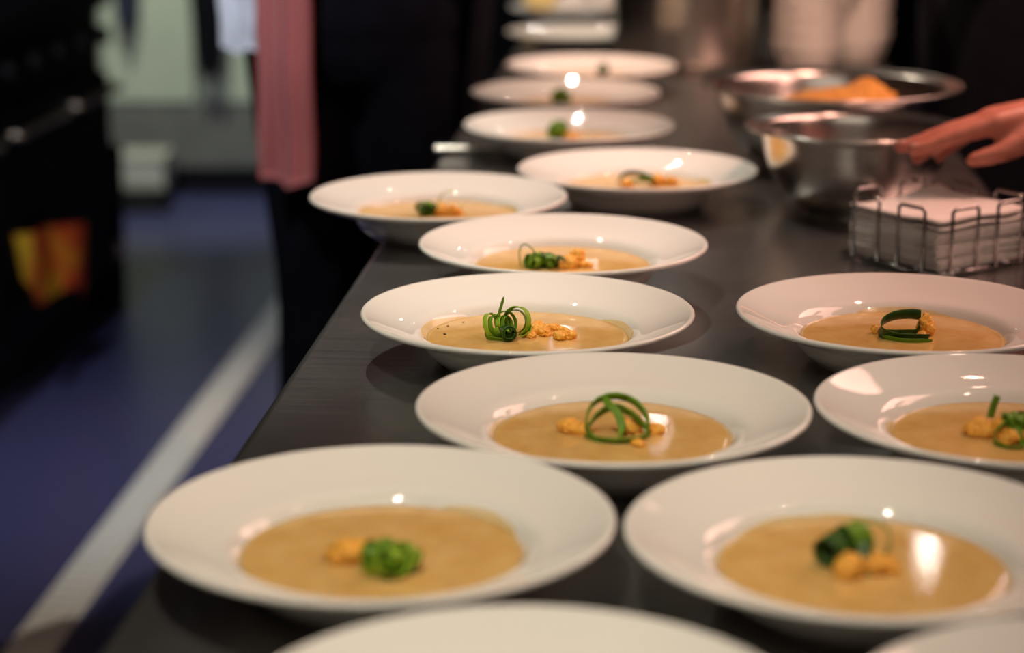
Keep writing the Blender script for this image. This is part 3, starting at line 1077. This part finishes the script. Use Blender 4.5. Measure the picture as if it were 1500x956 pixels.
# ================================================================== PEOPLE
def person(name, label, base, face, joints, skin_voxel, hands=None, aw=(0.203, 0.195), group=None):
    """body = one continuous skin grown over a skeleton; clothes are children."""
    root = empty(name, (base[0], base[1], 0))
    tag(root, label, 'person', group)
    off = Vector((base[0], base[1], 0))
    J = {k: Vector(v) - off for k, v in joints.items()}
    f = Vector((math.cos(face), math.sin(face), 0))
    lft = Vector((-math.sin(face), math.cos(face), 0))
    RM = Matrix((f, lft, Vector((0, 0, 1)))).transposed()
    P = []
    for s in ('l', 'r'):
        P += [cap_geo(J['hip_' + s], J['knee_' + s], 0.078, 0.052), cap_geo(J['knee_' + s], J['ank_' + s], 0.052, 0.034),
              cap_geo(J['knee_' + s] * 0.72 + J['ank_' + s] * 0.28 - f * 0.012, J['knee_' + s] * 0.5 + J['ank_' + s] * 0.5 - f * 0.008, 0.050, 0.044),
              cap_geo(J['ank_' + s] - f * 0.02 + Vector((0, 0, -0.035)), J['ank_' + s] + f * 0.12 + Vector((0, 0, -0.05)), 0.032, 0.026),
              cap_geo(J['sho_' + s], J['elb_' + s], 0.048, 0.038), cap_geo(J['elb_' + s], J['wri_' + s], 0.038, 0.024),
              cap_geo(J['chest'] + Vector((0, 0, 0.08)), J['sho_' + s], 0.055, 0.052)]
    P += [ell_geo(J['pelvis'], (0.105, 0.165, 0.115), RM), ell_geo((J['pelvis'] + J['chest']) / 2, (0.098, 0.142, 0.17), RM),
          ell_geo(J['chest'], (0.112, 0.165, 0.17), RM), cap_geo(J['chest'] + Vector((0, 0, 0.12)), J['neck'], 0.060, 0.054),
          cap_geo(J['neck'], J['head'] - f * 0.01, 0.054, 0.056)]
    h = J['head']
    P += [ell_geo(h, (0.094, 0.076, 0.110), RM), ell_geo(h + f * 0.022 + Vector((0, 0, -0.055)), (0.066, 0.056, 0.062), RM),
          cap_geo(h + f * 0.088 + Vector((0, 0, 0.005)), h + f * 0.108 + Vector((0, 0, -0.026)), 0.009, 0.013),
          cap_geo(h + f * 0.074 - lft * 0.018 + Vector((0, 0, -0.056)), h + f * 0.074 + lft * 0.018 + Vector((0, 0, -0.056)), 0.011, 0.011)]
    for s in (-1, 1):
        P += [ell_geo(h + lft * s * 0.078 + Vector((0, 0, -0.008)), (0.018, 0.010, 0.030), RM),
              ell_geo(h + f * 0.080 + lft * s * 0.031 + Vector((0, 0, 0.020)), (0.016, 0.022, 0.010), RM)]
    for hd in (hands or []):
        P += [(([tuple(Vector(v) - off) for v in vv]), ff) for vv, ff in hd]
    body = blob('body', P, skin_voxel, M['skin'], root, 5, 0.5)
    for s in (-1, 1):
        e = link('eye', bpy.data.meshes.new('eye'), mat('eye', (0.05, 0.03, 0.02), 0.1), root)
        v, q = ell_geo(h + f * 0.083 + lft * s * 0.031 + Vector((0, 0, 0.004)), (0.012, 0.014, 0.008), RM)
        e.data.from_pydata(v, [], q)
    # clothes
    tr = []
    for s in ('l', 'r'):
        tr += [cap_geo(J['hip_' + s] + Vector((0, 0, 0.02)), J['knee_' + s], 0.100, 0.074), cap_geo(J['knee_' + s], J['ank_' + s] + Vector((0, 0, 0.01)), 0.074, 0.062)]
    tr += [ell_geo(J['pelvis'], (0.125, 0.185, 0.13), RM)]
    blob('trousers', tr, 0.012, M['black'], root, 4)
    sh = [ell_geo(J['chest'], (0.128, 0.182, 0.185), RM), ell_geo((J['pelvis'] + J['chest']) / 2, (0.122, 0.168, 0.20), RM), ell_geo(J['pelvis'] + Vector((0, 0, 0.03)), (0.130, 0.190, 0.11), RM),
          cap_geo(J['chest'] + Vector((0, 0, 0.13)), J['neck'] - Vector((0, 0, 0.03)), 0.072, 0.060)]
    for s in ('l', 'r'):
        e = J['elb_' + s]
        wr = J['wri_' + s]
        sh += [cap_geo(J['chest'] + Vector((0, 0, 0.08)), J['sho_' + s], 0.070, 0.066), cap_geo(J['sho_' + s], e, 0.064, 0.054), cap_geo(e, e + (wr - e) * 0.45, 0.054, 0.047)]
    blob('shirt', sh, 0.012, M['black'], root, 4)
    # apron: a curved panel wrapped round the front and hips, with ties
    vs_, fs = [], []
    nz, na = 14, 28
    z1, z0 = J['pelvis'].z + 0.16, J['pelvis'].z - 0.56
    c = Vector((J['pelvis'].x, J['pelvis'].y, 0))
    for lay in (0, 1):
        for i in range(nz + 1):
            z = z1 + (z0 - z1) * i / nz
            for k in range(na + 1):
                a = -1.95 + 3.9 * k / na
                wob = 0.010 * math.sin(a * 5 + 1) * (i / nz)
                ra, rb = 0.142 + 0.02 * i / nz + wob - lay * 0.004, aw[0] + (aw[1] - aw[0]) * i / nz + wob - lay * 0.004
                vs_.append(tuple(c + f * (ra * math.cos(a)) + lft * (rb * math.sin(a)) + Vector((0, 0, z))))
    m = (nz + 1) * (na + 1)
    for i in range(nz):
        for k in range(na):
            a = i * (na + 1) + k
            fs.append((a, a + na + 1, a + na + 2, a + 1))
            fs.append((m + a, m + a + 1, m + a + na + 2, m + a + na + 1))
    for k in range(na):
        fs += [(k, k + 1, m + k + 1, m + k), (nz * (na + 1) + k, m + nz * (na + 1) + k, m + nz * (na + 1) + k + 1, nz * (na + 1) + k + 1)]
    for i in range(nz):
        a, b = i * (na + 1), (i + 1) * (na + 1)
        fs += [(a, m + a, m + b, b), (a + na, b + na, m + b + na, m + a + na)]
    me = bpy.data.meshes.new('apron')
    me.from_pydata(vs_, [], fs)
    link('apron', me, M['black'], root)
    for s in ('l', 'r'):
        a = J['ank_' + s]
        blob('shoe', [cap_geo(a - f * 0.03 + Vector((0, 0, -0.045)), a + f * 0.14 + Vector((0, 0, -0.052)), 0.042, 0.036),
                      cap_geo(a + Vector((0, 0, 0.0)), a + f * 0.02 + Vector((0, 0, -0.04)), 0.045, 0.046)], 0.010, M['shoe'], root, 3)
    blob('hair', [ell_geo(h - f * 0.014 + Vector((0, 0, 0.022)), (0.096, 0.085, 0.103), RM), ell_geo(h - f * 0.050 + Vector((0, 0, -0.035)), (0.056, 0.070, 0.065), RM)], 0.009, M['hair'], root, 3)
    return root


def skeleton(c, face, height=1.75, hands_at=None, el=None):
    """standing joints for a person whose feet are at c."""
    f = Vector((math.cos(face), math.sin(face), 0))
    l = Vector((-math.sin(face), math.cos(face), 0))
    c = Vector((c[0], c[1], 0))
    k = height / 1.75
    Z = lambda z: Vector((0, 0, z * k))
    J = {'pelvis': c + Z(0.96), 'chest': c + Z(1.28), 'neck': c + Z(1.49) + f * 0.0, 'head': c + Z(1.63) + f * 0.03}
    for s, sg in (('l', 1), ('r', -1)):
        J['hip_' + s] = c + l * sg * 0.088 + Z(0.90)
        J['knee_' + s] = c + l * sg * 0.098 + f * 0.012 + Z(0.50)
        J['ank_' + s] = c + l * sg * 0.105 - f * 0.02 + Z(0.085)
        J['sho_' + s] = c + l * sg * 0.185 + Z(1.405)
        J['elb_' + s] = c + l * sg * 0.235 - f * 0.03 + Z(1.14)
        J['wri_' + s] = c + l * sg * 0.130 + f * 0.20 + Z(1.17)
    return J


def hand_geo(wrist, fdir, updir, thumb_side, curl=0.35):
    """relaxed hand: palm plus five unequal fingers; built as capsules to be grown into the body skin."""
    w0 = Vector(wrist)
    f = Vector(fdir).normalized()
    u = Vector(updir)
    u = (u - f * u.dot(f)).normalized()
    s = f.cross(u) * thumb_side
    out = []
    lens = [(0.030, 0.042, 0.024, 0.020), (0.010, 0.046, 0.028, 0.021), (-0.010, 0.042, 0.026, 0.020), (-0.028, 0.033, 0.020, 0.018)]
    for i, (sd, a, b, c) in enumerate(lens):
        mcp = w0 + f * (0.088 - 0.004 * i) + s * sd
        out.append(cap_geo(w0 + f * 0.01 + s * sd * 0.6, mcp, 0.016, 0.0125))
        ang = -curl * (1 + 0.15 * i)
        p, d = mcp, f
        for seg, r0, r1 in ((a, 0.0105, 0.0090), (b, 0.0090, 0.0082), (c, 0.0082, 0.0070)):
            d = (d * math.cos(ang) + u * math.sin(ang)).normalized()
            q = p + d * seg
            out.append(cap_geo(p, q, r0, r1))
            p = q
            ang *= 1.1
    p = w0 + f * 0.018 + s * 0.020
    q = p + (f * 0.6 + s * 0.75 - u * 0.25).normalized() * 0.040
    r = q + (f * 0.85 + s * 0.4 - u * 0.2).normalized() * 0.032
    t = r + (f * 0.95 + s * 0.15 - u * 0.2).normalized() * 0.024
    out += [cap_geo(p, q, 0.016, 0.0125), cap_geo(q, r, 0.0115, 0.010), cap_geo(r, t, 0.010, 0.008)]
    return out


# the cook in black at the counter's left edge
fa = math.radians(76)
c1 = (-0.250, 3.50)
J1 = skeleton(c1, fa, 1.78)
F1 = Vector((math.cos(fa), math.sin(fa), 0))
h1 = [hand_geo(J1['wri_l'], F1 + Vector((0, 0, -0.3)), (0, 0, 1), 1), hand_geo(J1['wri_r'], F1 + Vector((0, 0, -0.3)), (0, 0, 1), -1)]
person('person', 'person in black apron and trousers standing against the counter with towels at the hip', c1, fa, J1, 0.007, h1, aw=(0.236, 0.150))

# the person whose hand reaches in over the napkins
fb = PI
c2 = (1.14, 2.20)
J2 = skeleton(c2, fb, 1.75)
J2['sho_r'] = Vector((1.05, 2.385, 1.38))
J2['elb_r'] = Vector((0.868, 2.250, 1.125))
J2['wri_r'] = Vector((0.600, 2.158, 1.046))
W2 = J2['wri_r']
fing = {
    'index': [(0.506, 2.128, 1.0320), (0.464, 2.126, 1.0195), (0.440, 2.126, 1.0105), (0.4195, 2.126, 1.0045)],
    'middle': [(0.503, 2.150, 1.0330), (0.457, 2.150, 1.0200), (0.431, 2.150, 1.0100), (0.4100, 2.150, 1.0035)],
    'ring': [(0.507, 2.172, 1.0310), (0.467, 2.172, 1.0120), (0.446, 2.171, 0.9990), (0.432, 2.170, 0.9880)],
    'little': [(0.514, 2.191, 1.0270), (0.486, 2.192, 1.0080), (0.470, 2.191, 0.9960), (0.460, 2.190, 0.9850)],
}
hp = []
for k, (a, b, c, d) in fing.items():
    e = 0.0 if k != 'little' else 0.0012
    hp += [cap_geo(W2 + (Vector(a) - W2) * 0.12, a, 0.0190, 0.0130 - e), cap_geo(a, b, 0.0115 - e, 0.0096 - e), cap_geo(b, c, 0.0096 - e, 0.0086 - e), cap_geo(c, d, 0.0086 - e, 0.0072 - e)]
hp += [cap_geo((0.588, 2.138, 1.032), (0.537, 2.120, 1.016), 0.0220, 0.0150), cap_geo((0.537, 2.120, 1.016), (0.505, 2.114, 1.0030), 0.0140, 0.0112), cap_geo((0.505, 2.114, 1.0030), (0.480, 2.114, 0.9965), 0.0110, 0.0084),
       cap_geo((0.590, 2.160, 1.038), (0.520, 2.165, 1.026), 0.021, 0.017)]
J2['wri_l'] = Vector((0.90, 2.02, 1.12))
J2['elb_l'] = Vector((1.12, 1.955, 1.13))
hl = hand_geo(J2['wri_l'], (-1, 0.1, -0.35), (0, 0, 1), 1)
p2 = person('person', 'person in black beside the counter, bare hand reaching toward the napkins', c2, fb, J2, 0.0040, [hp, hl])
off = Vector((c2[0], c2[1], 0))
for k, (a, b, c, d) in list(fing.items())[:4]:
    c, d = Vector(c), Vector(d)
    t = (d - c).normalized()
    up = (Vector((0, 0, 1)) - t * t.z).normalized()
    R3 = Matrix((t, up.cross(t), up)).transposed()
    v, q = ell_geo(d - t * 0.002 + up * 0.0058 - off, (0.0062, 0.0052, 0.0016), R3, 12, 8)
    me = bpy.data.meshes.new('nail')
    me.from_pydata(v, [], q)
    link('fingernail', me, M['nail'], p2)


fc = math.radians(200)
c3 = (0.875, 3.62)
J3 = skeleton(c3, fc, 1.80)
F3 = Vector((math.cos(fc), math.sin(fc), 0))
h3 = [hand_geo(J3['wri_l'], F3 + Vector((0, 0, -0.3)), (0, 0, 1), 1), hand_geo(J3['wri_r'], F3 + Vector((0, 0, -0.3)), (0, 0, 1), -1)]
person('person', 'person all in black standing behind the nested white bowls', c3, fc, J3, 0.008, h3)


# ------------------------------------------------------------------ towels hanging from the cook's waist
def towel(name, label, p0, p1, z1, z0, material, seed, folds=3, depth=0.014, taper=0.9, sway=0.0):
    """folded cloth hanging from the line p0-p1 with vertical folds and thickness."""
    n, m = 28, 24
    a, b = Vector(p0), Vector(p1)
    t = (b - a)
    nn = Vector((t.y, -t.x, 0)).normalized()
    vs_, fs, uv = [], [], []
    for lay in (0, 1):
        for i in range(m + 1):
            v = i / m
            for k in range(n + 1):
                u = k / n
                uu = 0.5 + (u - 0.5) * (1 - (1 - taper) * v)
                d = depth * math.sin(u * folds * 2 * PI + seed + v * 0.8) * (0.5 + 0.5 * v) + 0.006 * noise.noise(Vector((u * 3, v * 3, seed)))
                zdrop = z1 + (z0 - z1) * v + (0.006 * math.sin(u * 7 + seed) if v > 0.9 else 0)
                p = a + t * (uu + sway * v * v) + nn * (d + lay * 0.006)
                vs_.append((p.x, p.y, zdrop))
                uv.append((u, v))
    q = (m + 1) * (n + 1)
    for i in range(m):
        for k in range(n):
            x = i * (n + 1) + k
            fs.append((x, x + 1, x + n + 2, x + n + 1))
            fs.append((q + x, q + x + n + 1, q + x + n + 2, q + x + 1))
    for i in range(m):
        for k in (0, n):
            x = i * (n + 1) + k
            fs.append((x, x + n + 1, q + x + n + 1, q + x))
    for k in range(n):
        for i in (0, m):
            x = i * (n + 1) + k
            fs.append((x, q + x, q + x + 1, x + 1))
    me = bpy.data.meshes.new(name)
    me.from_pydata(vs_, [], fs)
    ul = me.uv_layers.new(name='UVMap')
    for lp in me.loops:
        ul.data[lp.index].uv = uv[lp.vertex_index]
    o = link(name, me, material)
    tag(o, label, 'towel')
    return o


towel('towel', 'red and pink striped kitchen towel hanging from the cook in black', (-0.416, 3.412, 0), (-0.330, 3.362, 0), 1.12, 0.742, M['striped'], 1.0, 1.6, 0.011, 0.95)
towel('towel', 'white cloth hanging at the cook\'s hip beside the striped towel', (-0.486, 3.480, 0), (-0.420, 3.425, 0), 1.12, 0.955, M['white_cloth'], 2.0, 1.0, 0.006, 1.0)

# ================================================================== BEHIND: cooking range, bin, bench
RX, RY = -1.06, 5.40
rg_angle = -TA


def cooking_range(name, label, yend, length):
    d = (RY - yend)
    r = empty(name, (RX + 0.016 - 0.081 * d, yend, 0), rg_angle)   # local: x<0 into the range, y<0 toward the camera
    tag(r, label, 'stove', 'black cooking ranges along the aisle')
    Dp = 0.75
    Lg = length
    box('body', (-Dp / 2 - 0.02, -Lg / 2, 0.49), (Dp - 0.04, Lg - 0.006, 0.72), M['enamel'], r, 0.006)
    box('hob', (-Dp / 2, -Lg / 2, 0.875), (Dp, Lg - 0.004, 0.05), M['enamel'], r, 0.008)
    box('plinth', (-Dp / 2 - 0.05, -Lg / 2, 0.065), (Dp - 0.12, Lg - 0.04, 0.13), M['gap'], r, 0.004)
    dw = (Lg - 0.02) / 2
    for i in range(2):
        yc = -0.01 - dw * (i + 0.5)
        dd = box('oven_door', (-0.030, yc, 0.420), (0.035, dw - 0.012, 0.52), M['enamel'], r, 0.006)
        pts = [(-0.015, yc - dw * 0.40, 0.645), (0.030, yc - dw * 0.40, 0.645), (0.034, yc - dw * 0.36, 0.645), (0.034, yc + dw * 0.36, 0.645), (0.030, yc + dw * 0.40, 0.645), (-0.015, yc + dw * 0.40, 0.645)]
        tube('door_handle', pts, 0.009, M['brass'], dd, 10)
    for k in range(5):
        yc = -Lg * (k + 0.5) / 5
        tube('knob', [(-0.022, yc, 0.780), (0.012, yc, 0.780), (0.014, yc, 0.780)], [0.024, 0.022, 0.018], M['knob'], r, 20)
    for k in range(2):
        yc = -Lg * (0.27 + 0.46 * k)
        g = box('pan_support', (-Dp / 2, yc, 0.912), (0.50, 0.012, 0.020), M['knob'], r, 0.003)
        box('grate_bar', (-Dp / 2, yc, 0.912), (0.012, 0.36, 0.020), M['knob'], g, 0.003)
        tube('burner', [(-Dp / 2, yc, 0.900), (-Dp / 2, yc, 0.915)], [0.05, 0.045], M['knob'], r, 24)
    return r


cooking_range('cooking_range', 'black cooking range with warm metal door handle next to the dark bin', RY, 0.95)
cooking_range('cooking_range', 'black cooking range adjoining the one beside the dark bin', RY - 0.955, 0.95)

# orange-yellow rag hanging on the range door
def onface(y, out=0.0):
    return Vector((RX + 0.016 - 0.081 * (RY - y) + out * 0.9967, y - out * 0.081, 0))


n, m = 20, 16
vs_, fs = [], []
for lay in (0, 1):
    for i in range(m + 1):
        v = i / m
        for k in range(n + 1):
            u = k / n
            y = 4.42 + 0.50 * u
            zt = 0.44 - 0.07 * u
            zl = zt - (0.10 + 0.12 * u) - 0.04 * math.sin(u * 6)
            p = onface(y, 0.030 + 0.016 * math.sin(u * 9 + v) + lay * 0.008)
            vs_.append((p.x, p.y, zt + (zl - zt) * v))
q = (m + 1) * (n + 1)
for i in range(m):
    for k in range(n):
        x = i * (n + 1) + k
        fs.append((x, x + 1, x + n + 2, x + n + 1))
        fs.append((q + x, q + x + n + 1, q + x + n + 2, q + x + 1))
me = bpy.data.meshes.new('cloth_rag')
me.from_pydata(vs_, [], fs)
o = link('cloth_rag', me, M['rag'])
tag(o, 'orange and yellow cloth hanging against the black oven door', 'cloth')

bn = empty('waste_bin', (-1.205, 5.66, 0))
tag(bn, 'dark round waste bin with pale foot pedal at the end of the range', 'bin')
link('bin_body', lathe('bin_body', [(0, 0.0), (0.105, 0.0), (0.112, 0.01), (0.118, 0.40), (0.120, 0.42), (0.114, 0.42), (0.106, 0.02), (0, 0.012)], 48), M['enamel'], bn)
link('bin_lid', lathe('bin_lid', [(0, 0.455), (0.06, 0.450), (0.115, 0.430), (0.122, 0.421), (0.118, 0.4205), (0, 0.4205)], 48), M['enamel'], bn)
lump('pedal', (0.028, 0.020, 0.026), 3, M['cream'], bn, (0.100, -0.055, 0.150), 3, 0.05, 10)

# pale bench at the back wall
bb = empty('back_bench', (-1.10, 7.42, 0))
tag(bb, 'pale grey-green kitchen bench with doors at the back of the room', 'cabinet')
box('carcass', (0.0, 0.02, 0.60), (0.98, 0.44, 0.54), M['grey'], bb, 0.004)
box('bench_top', (0.0, 0.0, 0.885), (1.02, 0.52, 0.03), M['pale'], bb, 0.006)
box('plinth', (0.0, 0.03, 0.22), (0.98, 0.50, 0.23), M['grey'], bb, 0.006)
box('toe_kick', (0.0, 0.07, 0.05), (0.94, 0.40, 0.10), M['gap'], bb, 0.004)
for i, (x0, x1) in enumerate(((-0.47, -0.345), (-0.335, -0.012), (0.0, 0.30), (0.31, 0.48))):
    dd = box('door', ((x0 + x1) / 2, -0.215, 0.60), (x1 - x0 - 0.006, 0.024, 0.52), M['pale'], bb, 0.004)
    tube('handle', [((x0 + x1) / 2 - 0.05, -0.235, 0.80), ((x0 + x1) / 2 + 0.05, -0.235, 0.80)], 0.006, M['wire'], dd, 8)

bx = empty('plastic_crate', (-1.282, 6.98, 0))
tag(bx, 'cream plastic crate standing on the floor before the pale bench', 'crate')
bm = bmesh.new()
for (c, s) in (((0, -0.085, 0.14), (0.20, 0.012, 0.115)), ((0, 0.085, 0.14), (0.20, 0.012, 0.115)), ((-0.094, 0, 0.14), (0.012, 0.18, 0.115)), ((0.094, 0, 0.14), (0.012, 0.18, 0.115)), ((0, 0, 0.09), (0.19, 0.17, 0.012))):
    box_bm(bm, c, s, 0.003)
link('crate_shell', bm_mesh(bm, 'crate_shell'), M['cream'], bx, False)
box('crate_rim', (0, -0.092, 0.192), (0.206, 0.010, 0.012), M['cream'], bx, 0.003)
box('crate_base', (0, 0, 0.043), (0.19, 0.17, 0.086), M['gap'], bx, 0.006)


def hang(name, label, cat, x0, x1, y, z1, z0, material, seed, tip):
    n, m = 12, 16
    vs_, fs = [], []
    for lay in (0, 1):
        for i in range(m + 1):
            v = i / m
            for k in range(n + 1):
                u = k / n
                ww = 1 - (1 - tip) * v ** 1.5
                x = (x0 + x1) / 2 + (x1 - x0) * (u - 0.5) * ww
                vs_.append((x, y - 0.018 * math.sin(u * 8 + seed) - lay * 0.02 * math.sin(PI * u) - 0.004 * lay, z1 + (z0 - z1) * v))
    q = (m + 1) * (n + 1)
    for i in range(m):
        for k in range(n):
            x = i * (n + 1) + k
            fs.append((x, x + 1, x + n + 2, x + n + 1))
            fs.append((q + x, q + x + n + 1, q + x + n + 2, q + x + 1))
    me = bpy.data.meshes.new(name)
    me.from_pydata(vs_, [], fs)
    o = link(name, me, material)
    tag(o, label, cat)
    return o


hang('hanging_apron', 'black apron hanging from the front of the pale bench', 'apron', -1.115, -0.985, 7.135, 0.860, 0.455, M['black'], 1, 0.6)
hang('oven_mitt', 'navy oven mitt hanging on the pale bench door', 'oven mitt', -1.375, -1.285, 7.145, 0.80, 0.615, M['navy'], 3, 0.7)

# low black fridge added to cover the lit back wall beyond the counter
fr = empty('dark_backdrop', (0.72, 7.60, 0))
tag(fr, 'added low black fridge beyond the far end of the counter', 'backdrop')
box('backdrop_body', (0, 0.02, 0.50), (2.30, 0.56, 0.80), M['enamel'], fr, 0.008)
box('backdrop_top', (0, 0, 0.915), (2.34, 0.64, 0.03), M['enamel'], fr, 0.006)
box('backdrop_plinth', (0, 0.06, 0.05), (2.20, 0.44, 0.10), M['gap'], fr, 0.004)
for i in range(4):
    xc = -0.855 + 0.57 * i
    dd = box('backdrop_door', (xc, -0.275, 0.50), (0.555, 0.03, 0.78), M['enamel'], fr, 0.006)
    tube('door_handle', [(xc - 0.2, -0.30, 0.84), (xc + 0.2, -0.30, 0.84)], 0.008, M['knob'], dd, 8)
